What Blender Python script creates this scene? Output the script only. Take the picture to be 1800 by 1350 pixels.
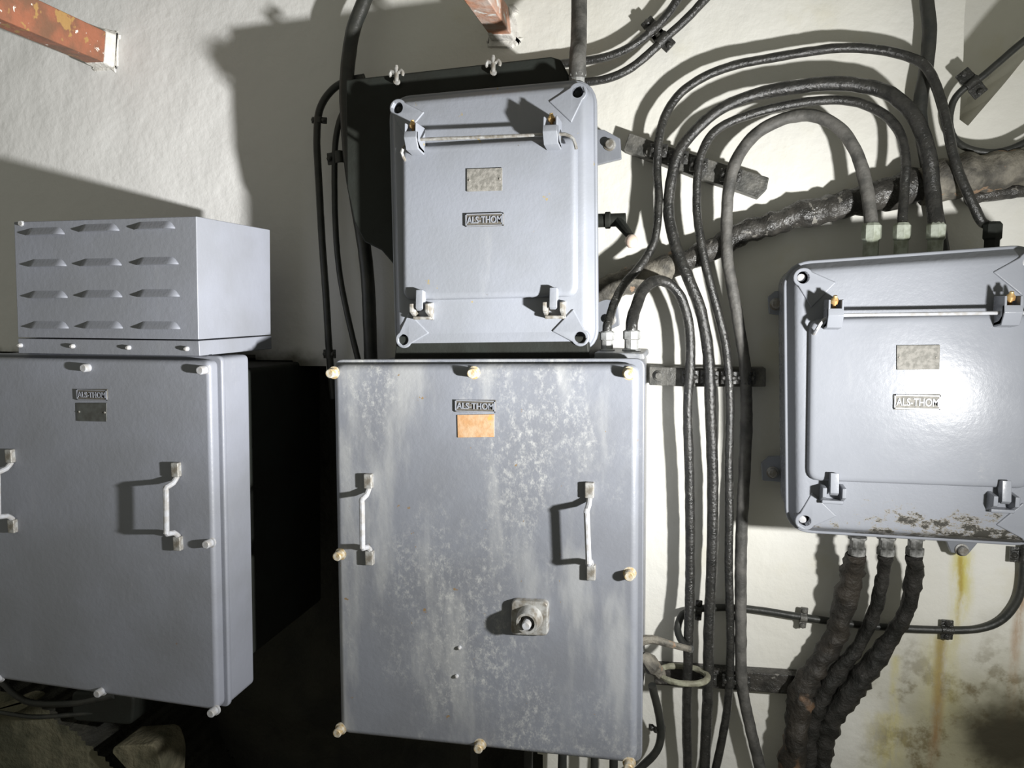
import bpy, bmesh, math, random
from mathutils import Vector, Matrix, noise
random.seed(7)
for o in list(bpy.data.objects): bpy.data.objects.remove(o)
SC = bpy.context.scene
COL = SC.collection

# ------------------------------------------------------------------ camera
F = 1300.0                     # focal length in pixels of an 1800 px wide frame
D = 1.6                        # camera to wall
CAMZ = 1.5
_y = Vector((313, -136, F)).normalized()                      # wall normal (into the wall) in camera axes x right, y down, z forward
_x = Vector((5400, 115, -F)); _x = (_x - _y*_x.dot(_y)).normalized()
_z = -(_y.cross(_x)).normalized()                             # world up in camera axes
if _z.y > 0: _z = -_z
CAMP = Vector((0, -D, CAMZ))
def c2w(v): return Vector((v.dot(_x), v.dot(_y), v.dot(_z)))
cd = bpy.data.cameras.new('camera'); cam = bpy.data.objects.new('camera', cd); COL.objects.link(cam)
cd.sensor_width = 36; cd.lens = 36*F/1800; cd.clip_start = .02
rx, ry, rz = c2w(Vector((1,0,0))), c2w(Vector((0,-1,0))), c2w(Vector((0,0,-1)))
M = Matrix((rx, ry, rz)).transposed().to_4x4(); M.translation = CAMP
cam.matrix_world = M
SC.camera = cam
def P(px, py, h=0.0):
    """point on the plane a distance h in front of the wall that is seen at this spot of the photograph"""
    d = c2w(Vector(((px-900)/F, (py-675)/F, 1)))
    t = (-h - CAMP.y)/d.y
    return CAMP + d*t

# ------------------------------------------------------------------ light
w = bpy.data.worlds.new('world'); SC.world = w; w.use_nodes = True
w.node_tree.nodes['Background'].inputs[0].default_value = (.93, .93, .79, 1)
w.node_tree.nodes['Background'].inputs[1].default_value = .18
LD = .88
lf = P(1775, 745, 0)
LP = Vector((lf.x, -LD, lf.z))
AIM = Vector((-.925, .29, .24)).normalized()
ld = bpy.data.lights.new('torch', 'SPOT'); ld.spot_size = math.radians(180); ld.spot_blend = 0.0; ld.shadow_soft_size = .027
ld.energy = 300; ld.color = (1, .995, .975)
ld.use_nodes = True
nt = ld.node_tree; em = nt.nodes['Emission']
geo = nt.nodes.new('ShaderNodeNewGeometry'); dp = nt.nodes.new('ShaderNodeVectorMath'); dp.operation = 'DOT_PRODUCT'
nt.links.new(geo.outputs['Incoming'], dp.inputs[0]); dp.inputs[1].default_value = AIM
rp = nt.nodes.new('ShaderNodeValToRGB'); nt.links.new(dp.outputs['Value'], rp.inputs[0])
cr = rp.color_ramp; cr.interpolation = 'B_SPLINE'
TORCH = [(0.0, .04), (.18, .06), (.32, .052), (.42, .075), (.50, .095), (.58, .125), (.72, .195), (.88, .31), (.93, .45), (.965, .62), (1.0, 1.0)]
cr.elements[0].position = 0; cr.elements[0].color = (TORCH[0][1],)*3+(1,)
cr.elements[1].position = 1; cr.elements[1].color = (1,1,1,1)
for p_, v_ in TORCH[1:-1]:
    e = cr.elements.new(p_); e.color = (v_, v_, v_, 1)
nt.links.new(rp.outputs[0], em.inputs[1]); 
lo = bpy.data.objects.new('torch', ld); COL.objects.link(lo); lo.location = LP
lo.rotation_euler = (Vector((AIM.x, .25, AIM.z)).normalized()*.4 + Vector((0,1,0))*.9).to_track_quat('-Z', 'Z').to_euler()
vs = SC.view_settings; vs.view_transform = 'Standard'; vs.look = 'None'; vs.gamma = 1; vs.use_curve_mapping = False; vs.exposure = 0.36

# ------------------------------------------------------------------ materials
def mat(name, col, col2=None, nscale=6, rough=.5, metal=0, bump=.0, bscale=60, spots=None, scuff=None, streak=None, rvar=.0, spec=.5, detail=4, coat=0, lump=None, peel=None):
    """noise-mixed paint; spots=(colour, scale, threshold), scuff=(colour, scale, threshold, amount)"""
    m = bpy.data.materials.new(name); m.use_nodes = True; n = m.node_tree.nodes; l = m.node_tree.links
    b = n['Principled BSDF']; tc = n.new('ShaderNodeTexCoord')
    def noisev(scale, det=4, rg=.55, sc=(1,1,1), off=0):
        mp = n.new('ShaderNodeMapping'); l.new(tc.outputs['Object'], mp.inputs[0]); mp.inputs['Scale'].default_value = sc; mp.inputs['Location'].default_value = (off, off*.7, off*1.3)
        t = n.new('ShaderNodeTexNoise'); l.new(mp.outputs[0], t.inputs['Vector']); t.inputs['Scale'].default_value = scale; t.inputs['Detail'].default_value = det; t.inputs['Roughness'].default_value = rg
        return t.outputs['Fac']
    def ramp(v, a, c, inv=False):
        r = n.new('ShaderNodeMapRange'); r.interpolation_type = 'SMOOTHSTEP'; l.new(v, r.inputs[0]); r.inputs[1].default_value = a; r.inputs[2].default_value = c
        return r.outputs[0]
    def mix(fac, c1, c2):
        x = n.new('ShaderNodeMix'); x.data_type = 'RGBA'
        if isinstance(fac, float): x.inputs[0].default_value = fac
        else: l.new(fac, x.inputs[0])
        for i, c in ((6, c1), (7, c2)):
            if isinstance(c, tuple): x.inputs[i].default_value = c + (1,)
            else: l.new(c, x.inputs[i])
        return x.outputs[2]
    def mul(a, c):
        x = n.new('ShaderNodeMath'); x.operation = 'MULTIPLY'; l.new(a, x.inputs[0])
        if isinstance(c, (int, float)): x.inputs[1].default_value = c
        else: l.new(c, x.inputs[1])
        return x.outputs[0]
    cur = mix(ramp(noisev(nscale, detail), .35, .65), col, col2 or tuple(c*.85 for c in col))
    if scuff:
        c, s, th, amt = scuff
        fine = ramp(noisev(s*14, 8, .85, (1, 1, .7), off=3), .46, .72)
        big = ramp(noisev(s, 4, .6, (1, 1, .45), off=9), th, th+.22)
        cur = mix(mul(mul(fine, big), amt), cur, c)
        cur = mix(mul(ramp(noisev(s*1.3, 4, .6, (1.6, 1, .35), off=5), th+.02, th+.2), amt*.35), cur, c)
    if streak:
        c, s, th, amt = streak
        cur = mix(mul(ramp(noisev(s, 4, .6, (1, 1, .12), off=2), th, th+.15), amt), cur, c)
    if spots:
        for k, (c, s, th) in enumerate(spots):
            cur = mix(ramp(noisev(s, 3, .6, off=11+k), th, th+.04), cur, c)
    if peel:
        sp_ = n.new('ShaderNodeSeparateXYZ'); l.new(tc.outputs['Object'], sp_.inputs[0])
        a_ = n.new('ShaderNodeMapRange'); l.new(sp_.outputs[2], a_.inputs[0]); a_.inputs[1].default_value = peel[0]; a_.inputs[2].default_value = peel[1]; a_.inputs[3].default_value = 0; a_.inputs[4].default_value = .36
        b_ = n.new('ShaderNodeMapRange'); l.new(sp_.outputs[0], b_.inputs[0]); b_.inputs[1].default_value = peel[2]; b_.inputs[2].default_value = peel[3]; b_.inputs[3].default_value = .35; b_.inputs[4].default_value = 1.15
        pm = mul(a_.outputs[0], b_.outputs[0]); ad = n.new('ShaderNodeMath'); ad.operation = 'ADD'; l.new(pm, ad.inputs[0]); l.new(noisev(24, 8, .80, (1, 1, 1.9), off=21), ad.inputs[1])
        cur = mix(ramp(ad.outputs[0], .66, .69), cur, (.24, .225, .20)); cur = mix(ramp(ad.outputs[0], .69, .73), cur, (.05, .048, .042))
    l.new(cur, b.inputs['Base Color']) if not isinstance(cur, tuple) else None
    b.inputs['Roughness'].default_value = rough; b.inputs['Metallic'].default_value = metal; b.inputs['Specular IOR Level'].default_value = spec
    b.inputs['Coat Weight'].default_value = coat; b.inputs['Coat Roughness'].default_value = .25
    if rvar:
        mr = n.new('ShaderNodeMapRange'); l.new(noisev(30, 4, off=4), mr.inputs[0]); mr.inputs[1].default_value = .3; mr.inputs[2].default_value = .7
        mr.inputs[3].default_value = max(.05, rough-rvar); mr.inputs[4].default_value = rough+rvar; l.new(mr.outputs[0], b.inputs['Roughness'])
    if bump:
        bp = n.new('ShaderNodeBump'); bp.inputs['Strength'].default_value = 1; bp.inputs['Distance'].default_value = bump
        l.new(noisev(bscale, 5, .6, off=1), bp.inputs['Height']); last = bp
        if lump:
            b2 = n.new('ShaderNodeBump'); b2.inputs['Strength'].default_value = 1; b2.inputs['Distance'].default_value = lump[0]
            l.new(noisev(lump[1], 2, .5, off=6), b2.inputs['Height']); l.new(bp.outputs[0], b2.inputs['Normal']); last = b2
        l.new(last.outputs[0], b.inputs['Normal'])
    return m
RUST = (.20, .09, .03); DUST = (.62, .62, .58)
M_PAINT = mat('cabinet_paint', (0.192, 0.203, 0.232), (0.172, 0.180, 0.202), 5, .42, bump=.0005, bscale=90, spots=[((.22,.15,.08), 42, .70), ((.30,.22,.10), 19, .735)], scuff=((.58, .58, .55), 6, .47, .72), rvar=.06)
M_PAINT_L = mat('cabinet_paint_plain', (0.232, 0.243, 0.282), (0.200, 0.208, 0.232), 4, .44, bump=.0005, bscale=90, spots=[((.20,.14,.09), 22, .735)], scuff=(DUST, 9, .60, .15), rvar=.05)
M_PAINT_U = mat('box_paint', (0.242, 0.256, 0.292), (0.218, 0.230, 0.256), 6, .42, bump=.0004, bscale=120, spots=[((.30,.24,.12), 30, .71), ((.10,.08,.05), 55, .74)], scuff=(DUST, 7, .60, .35), rvar=.05)
M_PAINT_R = mat('box_paint_bright', (0.245, 0.256, 0.285), (0.228, 0.239, 0.266), 6, .27, spec=.2, bump=.0003, bscale=110, spots=[((.30,.24,.12), 36, .76)], scuff=(DUST, 9, .6, .3), rvar=.04)
M_PEEL = mat('peeling_paint', (0.245, 0.256, 0.285), (0.228, 0.239, 0.266), 6, .36, spec=.15, bump=.0006, bscale=110, peel=(-.15, -.27, -.18, .20))
M_WORN = mat('worn_metal', (.40, .40, .39), (.20, .18, .15), 60, .5, .3, bump=.001, bscale=120)
M_BOLT = mat('yellowed_bolt', (.50, .47, .40), (.40, .29, .14), 90, .45, .1, bump=.0008, bscale=200)
M_BOLTG = mat('painted_bolt', (.42, .43, .46), (.34, .33, .32), 80, .45, bump=.0005, bscale=200)
M_BRASS = mat('brass', (.62, .44, .20), (.48, .27, .10), 90, .35, .5)
M_PLATE = mat('dull_plate', (.24, .23, .21), (.15, .145, .13), 120, .55, .0, spec=.2, bump=.0008, bscale=260)
M_PLATEB = mat('grimy_ground', (.11, .10, .085), (.07, .065, .055), 120, .6)
M_PLATED = mat('dark_plate', (.085, .09, .085), (.06, .06, .055), 60, .45, .2)
M_RUSTP = mat('rust_plate', (.40, .22, .10), (.46, .32, .20), 45, .65, bump=.0006, bscale=160, spots=[((.52,.29,.08), 24, .6)])
M_CABLE = mat('tarred_cable', (.018, .018, .017), (.034, .033, .030), 50, .27, bump=.0018, bscale=170, rvar=.12, spots=[((.10,.10,.095), 80, .67)], spec=.7)
M_CABLEG = mat('dusty_cable', (.13, .125, .115), (.055, .054, .05), 26, .6, bump=.0016, bscale=110)
M_CABLEB = mat('black_rubber', (.022, .024, .022), (.035, .035, .03), 30, .45, bump=.001, bscale=90)
M_TAR = mat('tar_crust', (.025, .024, .022), (.06, .056, .05), 32, .32, bump=.007, bscale=48, rvar=.2, spots=[((.20,.19,.17), 55, .62)])
M_TARD = mat('dark_tar_crust', (.018, .018, .016), (.035, .033, .03), 32, .5, bump=.007, bscale=60, spots=[((.07,.065,.06), 60, .66)], spec=.2)
M_CRUST = mat('rusty_crust', (.02, .018, .015), (.035, .029, .022), 24, .6, bump=.007, bscale=50, spots=[((.14,.085,.05), 9, .57)])
M_LICHEN = mat('pale_crust', (.24, .22, .18), (.07, .065, .055), 26, .7, bump=.006, bscale=55, spots=[((.30,.20,.13), 30, .63)])
M_BAR = mat('tarred_bar', (.06, .06, .055), (.15, .145, .13), 40, .5, bump=.003, bscale=80, rvar=.15)
M_GLAND = mat('gland_metal', (.42, .43, .43), (.26, .26, .25), 50, .5, .2, bump=.001, bscale=140)
M_PEELG = mat('tarred_gland', (.30, .30, .29), (.05, .05, .045), 40, .5, bump=.002, bscale=90)
M_GREENG = mat('green_gland', (.40, .43, .37), (.24, .26, .20), 50, .55, .1, bump=.001, bscale=140)
M_BEAM = mat('red_lead_beam', (.30, .11, .06), (.17, .085, .05), 17, .5, bump=.003, bscale=50, spots=[((.70,.66,.60), 60, .67), ((.34,.20,.07), 22, .60)])
M_BEAM2 = mat('flaking_beam', (.52, .24, .14), (.60, .50, .44), 16, .6, bump=.003, bscale=50, spots=[((.75,.72,.68), 24, .58)])
M_PLASTER = mat('fresh_plaster', (.72, .70, .66), (.62, .60, .56), 30, .8, bump=.006, bscale=50)
M_RINGM = mat('lichen_metal', (.30, .30, .22), (.20, .19, .14), 60, .6, bump=.002, bscale=120)
M_STONE = mat('damp_stone', (.20, .18, .12), (.10, .095, .06), 16, .8, bump=.01, bscale=30)
M_KNOB = mat('pale_knob', (.62, .52, .45), (.55, .42, .34), 60, .4)
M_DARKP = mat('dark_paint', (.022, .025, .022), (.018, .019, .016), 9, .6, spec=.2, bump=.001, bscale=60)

def wall_material():
    m = bpy.data.materials.new('limewashed_plaster'); m.use_nodes = True; n = m.node_tree.nodes; l = m.node_tree.links
    b = n['Principled BSDF']; g = n.new('ShaderNodeNewGeometry'); b.inputs['Roughness'].default_value = .75; b.inputs['Specular IOR Level'].default_value = .3
    sep = n.new('ShaderNodeSeparateXYZ'); l.new(g.outputs['Position'], sep.inputs[0])
    def noi(s, det=4, rg=.55, sc=(1,1,1)):
        mp = n.new('ShaderNodeMapping'); l.new(g.outputs['Position'], mp.inputs[0]); mp.inputs['Scale'].default_value = sc
        t = n.new('ShaderNodeTexNoise'); l.new(mp.outputs[0], t.inputs['Vector']); t.inputs['Scale'].default_value = s; t.inputs['Detail'].default_value = det; t.inputs['Roughness'].default_value = rg
        return t.outputs['Fac']
    def mr(v, a, c, lo_=0., hi=1.):
        r = n.new('ShaderNodeMapRange'); r.interpolation_type = 'SMOOTHSTEP'; l.new(v, r.inputs[0])
        for i, x in ((1,a),(2,c),(3,lo_),(4,hi)): r.inputs[i].default_value = x
        return r.outputs[0]
    def mth(op, a, c):
        x = n.new('ShaderNodeMath'); x.operation = op
        for i, v in ((0,a),(1,c)):
            if isinstance(v, (int,float)): x.inputs[i].default_value = v
            else: l.new(v, x.inputs[i])
        return x.outputs[0]
    def mix(fac, c1, c2):
        x = n.new('ShaderNodeMix'); x.data_type = 'RGBA'; l.new(fac, x.inputs[0])
        for i, c in ((6,c1),(7,c2)):
            if isinstance(c, tuple): x.inputs[i].default_value = c+(1,)
            else: l.new(c, x.inputs[i])
        return x.outputs[2]
    cur = mix(mr(noi(3), .35, .65), (.80,.79,.74), (.775,.76,.695))
    cur = mix(mth('MULTIPLY', mr(noi(9, 5), .55, .75), .35), cur, (.70,.66,.50))
    X, Z = sep.outputs[0], sep.outputs[2]
    wob = mth('MULTIPLY', mth('SUBTRACT', noi(5, 5, .6), .5), .22)
    # wall colour turns greyer towards the left
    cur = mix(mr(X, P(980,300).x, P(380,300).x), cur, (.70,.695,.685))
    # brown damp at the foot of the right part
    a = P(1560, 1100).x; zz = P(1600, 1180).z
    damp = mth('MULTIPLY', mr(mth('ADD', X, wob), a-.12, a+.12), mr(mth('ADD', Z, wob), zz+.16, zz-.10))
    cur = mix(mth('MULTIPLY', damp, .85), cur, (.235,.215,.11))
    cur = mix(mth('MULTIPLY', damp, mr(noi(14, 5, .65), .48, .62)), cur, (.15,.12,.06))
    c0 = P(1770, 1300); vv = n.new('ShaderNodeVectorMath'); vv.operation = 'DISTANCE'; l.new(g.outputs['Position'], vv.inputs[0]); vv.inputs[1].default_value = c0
    cur = mix(mr(mth('ADD', vv.outputs['Value'], wob), .13, .03), cur, (.045,.04,.025))  # near-black round patch in the lower right corner, separate from the damp
    # rust and yellow runs below fixings: (px, top py, bottom py, halfwidth m, colour, strength)
    for px, t, bt, hw, c, st in ((1693, 965, 1130, .022, (.62,.55,.10), .9), (1690, 975, 1120, .006, (.42,.30,.06), .8), (1655, 1118, 1450, .013, (.20,.09,.03), 1.2),
                             (1657, 1110, 1300, .045, (.55,.50,.22), .6), (1575, 1150, 1330, .012, (.60,.54,.20), .6), (1560, 1250, 1420, .05, (.58,.52,.22), .55), (1793, 1000, 1250, .012, (.35,.18,.06), .8)):
        p0, p1 = P(px, t), P(px, bt)
        dx = mth('ABSOLUTE', mth('ADD', mth('SUBTRACT', X, p0.x), mth('MULTIPLY', wob, .12)), 0)
        f = mth('MULTIPLY', mth('MULTIPLY', mr(dx, hw*1.3, 0), mr(Z, p0.z+.006, p0.z-.012)), mth('MULTIPLY', mr(Z, p1.z-.05, p0.z-.05), st))
        f = mth('MULTIPLY', f, mr(noi(45, 5, .7, (1,1,.3)), .32, .62, .2, 1))
        cur = mix(f, cur, c)
    # wall colour darkened around the top of the opening between the cabinets
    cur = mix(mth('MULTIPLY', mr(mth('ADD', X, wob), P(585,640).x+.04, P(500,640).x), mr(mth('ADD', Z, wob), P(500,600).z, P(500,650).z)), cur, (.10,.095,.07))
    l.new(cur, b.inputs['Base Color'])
    b1 = n.new('ShaderNodeBump'); b1.inputs['Distance'].default_value = .0018; l.new(noi(38, 6, .6), b1.inputs['Height'])
    b2 = n.new('ShaderNodeBump'); b2.inputs['Distance'].default_value = .004; l.new(noi(9, 3), b2.inputs['Height']); l.new(b1.outputs[0], b2.inputs['Normal'])
    l.new(b2.outputs[0], b.inputs['Normal'])
    return m
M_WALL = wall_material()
M_ROCK = mat('dark_rock', (.035, .034, .025), (.02, .02, .016), 8, .85, bump=.02, bscale=14)  # near-black rock colour inside the opening
M_DIRT = mat('damp_masonry', (.16, .15, .10), (.07, .07, .045), 12, .85, bump=.012, bscale=24)
M_FLOOR = mat('dusty_concrete', (.22, .20, .17), (.15, .14, .12), 5, .85, bump=.004, bscale=30)

# ------------------------------------------------------------------ object helpers
WL = {}                                            # world location of every object made
def thing(name, label, cat, loc, group=None):
    o = bpy.data.objects.new(name, None); COL.objects.link(o); o.location = loc; o.empty_display_size = .05
    o['label'] = label; o['category'] = cat
    if group: o['group'] = group
    WL[o] = Vector(loc); return o
def tag(o, label, cat, group=None):
    o['label'] = label; o['category'] = cat
    if group: o['group'] = group
    return o
class MB:
    def __init__(s): s.v = []; s.f = []
    def add(s, vs_, fs):
        k = len(s.v); s.v += [Vector(v) for v in vs_]; s.f += [tuple(i+k for i in f) for f in fs]; return s
    def loft(s, rings, cap0=True, cap1=True):
        n = len(rings[0]); vs_ = [v for r in rings for v in r]; fs = []
        for i in range(len(rings)-1):
            for j in range(n): fs.append((i*n+j, i*n+(j+1)%n, (i+1)*n+(j+1)%n, (i+1)*n+j))
        if cap0: fs.append(tuple(reversed(range(n))))
        if cap1: fs.append(tuple((len(rings)-1)*n+j for j in range(n)))
        return s.add(vs_, fs)
    def prism(s, xz, h0, h1, grow=0.0):
        """outline (X, Z) from h0 to h1 off the wall; grow widens the back"""
        back = offset(xz, grow) if grow else xz
        return s.loft([[(x, -h0, z) for x, z in back], [(x, -h1, z) for x, z in xz]])
    def tube(s, pts, rad, n=10, jit=0.0, js=40, smooth=True, closed=False):
        pts = [Vector(p) for p in pts]
        if not isinstance(rad, (list, tuple)): rad = [rad]*len(pts)
        if smooth: pts, rad = catmull(pts, rad, closed)
        N = len(pts); rings = []; up = None
        for i, p in enumerate(pts):
            a = pts[(i-1) % N] if closed else pts[max(i-1, 0)]; b = pts[(i+1) % N] if closed else pts[min(i+1, N-1)]
            t = (b-a).normalized()
            if up is None:
                up = t.cross(Vector((0, 1, 0)));  up = up.normalized() if up.length > .1 else t.cross(Vector((1, 0, 0))).normalized()
            up = (up - t*up.dot(t)).normalized(); sd = t.cross(up)
            ring = []
            for k in range(n):
                an = 2*math.pi*k/n; dr = up*math.cos(an) + sd*math.sin(an); r = rad[i]
                if jit: r *= 1 + jit*(noise.noise((p + dr*.01)*js) * 1.6)
                ring.append(p + dr*r)
            rings.append(ring)
        if closed: rings.append(rings[0])
        return s.loft(rings, not closed, not closed)
    def turn(s, p, axis, prof, n=24, flip=False, cap0=True, cap1=True):
        """profile [(distance along axis, radius)] turned about an axis"""
        a = Vector(axis).normalized(); u = a.cross(Vector((0, 0, 1)))
        if u.length < .1: u = a.cross(Vector((1, 0, 0)))
        u.normalize(); v = a.cross(u); p = Vector(p)
        return s.loft([[p + a*d + (u*math.cos(2*math.pi*k/n) + v*math.sin(2*math.pi*k/n))*r for k in range(n)] for d, r in prof], cap0, cap1)
    def box(s, c, size):
        x, y, z = [q/2 for q in size]; c = Vector(c)
        return s.add([c+Vector((a*x, b*y, d*z)) for a in (-1,1) for b in (-1,1) for d in (-1,1)],
                     [(0,1,3,2),(4,6,7,5),(0,4,5,1),(2,3,7,6),(0,2,6,4),(1,5,7,3)])
    def build(s, name, m, parent=None, bevel=0, seg=2, smooth=True, cut=None, angle=35, loc=None):
        mn = Vector((min(v[i] for v in s.v) for i in range(3))); mx = Vector((max(v[i] for v in s.v) for i in range(3)))
        c = Vector(loc) if loc is not None else (mn+mx)/2
        me = bpy.data.meshes.new(name); me.from_pydata([v-c for v in s.v], [], s.f); me.update()
        bm = bmesh.new(); bm.from_mesh(me); bmesh.ops.recalc_face_normals(bm, faces=bm.faces); bm.to_mesh(me); bm.free()
        ms = m if isinstance(m, (list, tuple)) else [m]
        for q in ms: me.materials.append(q)
        o = bpy.data.objects.new(name, me); COL.objects.link(o); WL[o] = c
        if parent is not None: o.parent = parent; o.location = c - WL[parent]
        else: o.location = c
        if bevel or cut:
            if bevel:
                b = o.modifiers.new('bevel', 'BEVEL'); b.width = bevel; b.segments = seg; b.limit_method = 'ANGLE'; b.angle_limit = math.radians(40); b.harden_normals = False
                if smooth:
                    for p in me.polygons: p.use_smooth = True
            cuts = []
            for q in (cut or []):
                co = MB(); co.v = q.v; co.f = q.f; cc = co.build('cutter', M_ROCK, None); cuts.append(cc)
                bo = o.modifiers.new('cut', 'BOOLEAN'); bo.operation = 'DIFFERENCE'; bo.object = cc; bo.solver = 'EXACT'
            if bevel and smooth:
                wn = o.modifiers.new('wn', 'WEIGHTED_NORMAL'); wn.mode = 'FACE_AREA'; wn.weight = 100; wn.keep_sharp = False
            bpy.context.view_layer.update()
            dg = bpy.context.evaluated_depsgraph_get(); me2 = bpy.data.meshes.new_from_object(o.evaluated_get(dg), depsgraph=dg)
            o.modifiers.clear(); o.data = me2; me2.name = name
            for cc in cuts: WL.pop(cc, None); bpy.data.objects.remove(cc)
            me = me2
        if smooth and not (bevel):
            for p in me.polygons: p.use_smooth = True
            me.set_sharp_from_angle(angle=math.radians(angle))
        return o
def catmull(pts, rad, closed=False):
    out, ro = [], []; N = len(pts); rng = range(N if closed else N-1)
    for i in rng:
        g = (lambda k: pts[k % N]) if closed else (lambda k: pts[min(max(k, 0), N-1)])
        p0, p1, p2, p3 = g(i-1), g(i), g(i+1), g(i+2); n = max(2, min(14, int((p2-p1).length/.009)))
        for k in range(n):
            t = k/n
            out.append(.5*((2*p1) + (p2-p0)*t + (2*p0-5*p1+4*p2-p3)*t*t + (3*p1-p0-3*p2+p3)*t**3))
            ro.append(rad[i % N]*(1-t) + rad[(i+1) % N]*t)
    if not closed: out.append(pts[-1]); ro.append(rad[-1])
    return out, ro
def offset(xz, d):
    """outline pushed outwards by d"""
    n = len(xz); A = sum(xz[i][0]*xz[(i+1)%n][1]-xz[(i+1)%n][0]*xz[i][1] for i in range(n)); s = 1 if A > 0 else -1
    out = []
    for i in range(n):
        p0, p1, p2 = Vector(xz[i-1]), Vector(xz[i]), Vector(xz[(i+1)%n])
        n1 = Vector(((p1-p0).y, -(p1-p0).x)).normalized()*s; n2 = Vector(((p2-p1).y, -(p2-p1).x)).normalized()*s
        m_ = n1+n2; m_ = m_/max(.5, m_.length_squared/2) if m_.length > .01 else n1
        out.append(tuple(p1 + m_*d))
    return out
def rrect(c4, r, n=5):
    """rounded outline of four corner points"""
    out = []
    for i in range(4):
        p = Vector(c4[i]); a = (Vector(c4[i-1])-p).normalized()*r; b = (Vector(c4[(i+1)%4])-p).normalized()*r
        for k in range(n+1):
            t = k/n; out.append(tuple(p + a*(1-t)**2 + b*t**2))
    return out
def XZ(px, py, h): q = P(px, py, h); return (q.x, q.z)
def quad(pts, h): return [XZ(a, b, h) for a, b in pts]
def circle(c, r, n=24): return [(c[0]+r*math.cos(2*math.pi*k/n), c[1]+r*math.sin(2*math.pi*k/n)) for k in range(n)]
def text_part(s, xz, width, height, h, depth, m, parent, name='lettering'):
    cu = bpy.data.curves.new('t', 'FONT'); cu.body = s; cu.extrude = .05; cu.offset = .012; cu.align_x = 'CENTER'; cu.align_y = 'CENTER'
    o = bpy.data.objects.new('t', cu); COL.objects.link(o); bpy.context.view_layer.update()
    dg = bpy.context.evaluated_depsgraph_get(); me = bpy.data.meshes.new_from_object(o.evaluated_get(dg), depsgraph=dg); bpy.data.objects.remove(o)
    xs = [v.co.x for v in me.vertices]; ys = [v.co.y for v in me.vertices]
    cx, cy, sx, sy = (min(xs)+max(xs))/2, (min(ys)+max(ys))/2, width/(max(xs)-min(xs)), height/(max(ys)-min(ys))
    b = MB(); b.add([(xz[0]+(v.co.x-cx)*sx, -(h+(depth if v.co.z > 0 else -.001)), xz[1]+(v.co.y-cy)*sy) for v in me.vertices], [tuple(p.vertices) for p in me.polygons])
    return b.build(name, m, parent, smooth=False)
def struct(o): o['kind'] = 'structure'; return o

# ------------------------------------------------------------------ the wall with its two openings, the floor
def inside(x, z, poly):
    c = False; n = len(poly)
    for i in range(n):
        x1, z1 = poly[i]; x2, z2 = poly[(i+1)%n]
        if (z1 > z) != (z2 > z) and x < (x2-x1)*(z-z1)/(z2-z1)+x1: c = not c
    return c
hole = quad([(590,668),(566,650),(535,648),(500,640),(430,632),(200,628),(-500,615),(-500,1080),(0,1205),(90,1250),(150,1300),(200,1345),(260,1500),(260,2300),(965,2300),(955,1340),(900,1270),(640,1200),(604,700)], 0)  # arm below the middle cabinet added to blacken the shadow there
niche = quad([(1693,-900),(1693,232),(1800,105),(1900,30),(2400,-350),(2400,-900)], 0)
x0, x1, z0, z1 = -2.6, 2.3, 0.0, 3.0; cs = .0125
nx, nz = int((x1-x0)/cs), int((z1-z0)/cs)
ZN = P(1693, 232, 0).z; XN = P(1693, 100, 0).x; dA, dB = P(1693, 232, 0), P(1800, 105, 0)
mb = MB(); kinds = []
for j in range(nz+1):
    z = z0+j*cs; cl = cr_ = None
    if z > ZN:
        xl = XN + .003*noise.noise((z*12, 0, 2)); xr = dA.x + (dB.x-dA.x)*(z-dA.z)/(dB.z-dA.z) + .007*noise.noise((z*16, 3, 2))
        cl, cr_ = round((xl-x0)/cs), round((xr-x0)/cs)
    for i in range(nx+1):
        x = x0+i*cs; k = 0
        y = .006*noise.noise((x*2.2, z*2.2, 3)) + .0025*noise.noise((x*9, z*9, 5))
        wx, wz = x + .012*noise.noise((x*14, z*14, 1)), z + .012*noise.noise((x*14, z*14, 7))
        if cl is not None and i == cl: x = xl
        elif cl is not None and i == cr_: x = xr
        elif cl is not None and cl < i < cr_: y += .20; k = 2
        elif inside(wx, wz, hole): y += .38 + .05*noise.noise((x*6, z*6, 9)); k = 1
        mb.v.append(Vector((x, y, z))); kinds.append(k)
fm = []
for j in range(nz):
    for i in range(nx):
        a = j*(nx+1)+i; q = (a, a+1, a+nx+2, a+nx+1)
        rec = [t for t in range(4) if kinds[q[t]] == 2]; split = len(rec) in (1, 3)
        if split:
            o_ = rec[0] if len(rec) == 1 else [t for t in range(4) if t not in rec][0]
            mb.f.append((q[o_-1], q[o_], q[(o_+1)%4])); mb.f.append((q[(o_+1)%4], q[(o_+2)%4], q[(o_+3)%4]))
        else: mb.f.append(q)
        x, z = x0+i*cs, z0+j*cs
        dirt = x < P(300, 1300).x and z < P(0, 1195).z + .35*(P(0,1195).x-x)*0
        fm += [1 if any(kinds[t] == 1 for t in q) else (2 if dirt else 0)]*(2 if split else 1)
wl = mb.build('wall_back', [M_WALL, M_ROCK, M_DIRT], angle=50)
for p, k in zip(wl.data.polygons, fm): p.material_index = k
struct(wl)
fl = MB().box(((x0+x1)/2, -1.4, -.05), (x1-x0, 3.7, .1)).build('floor', M_FLOOR, smooth=False); struct(fl)

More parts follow.
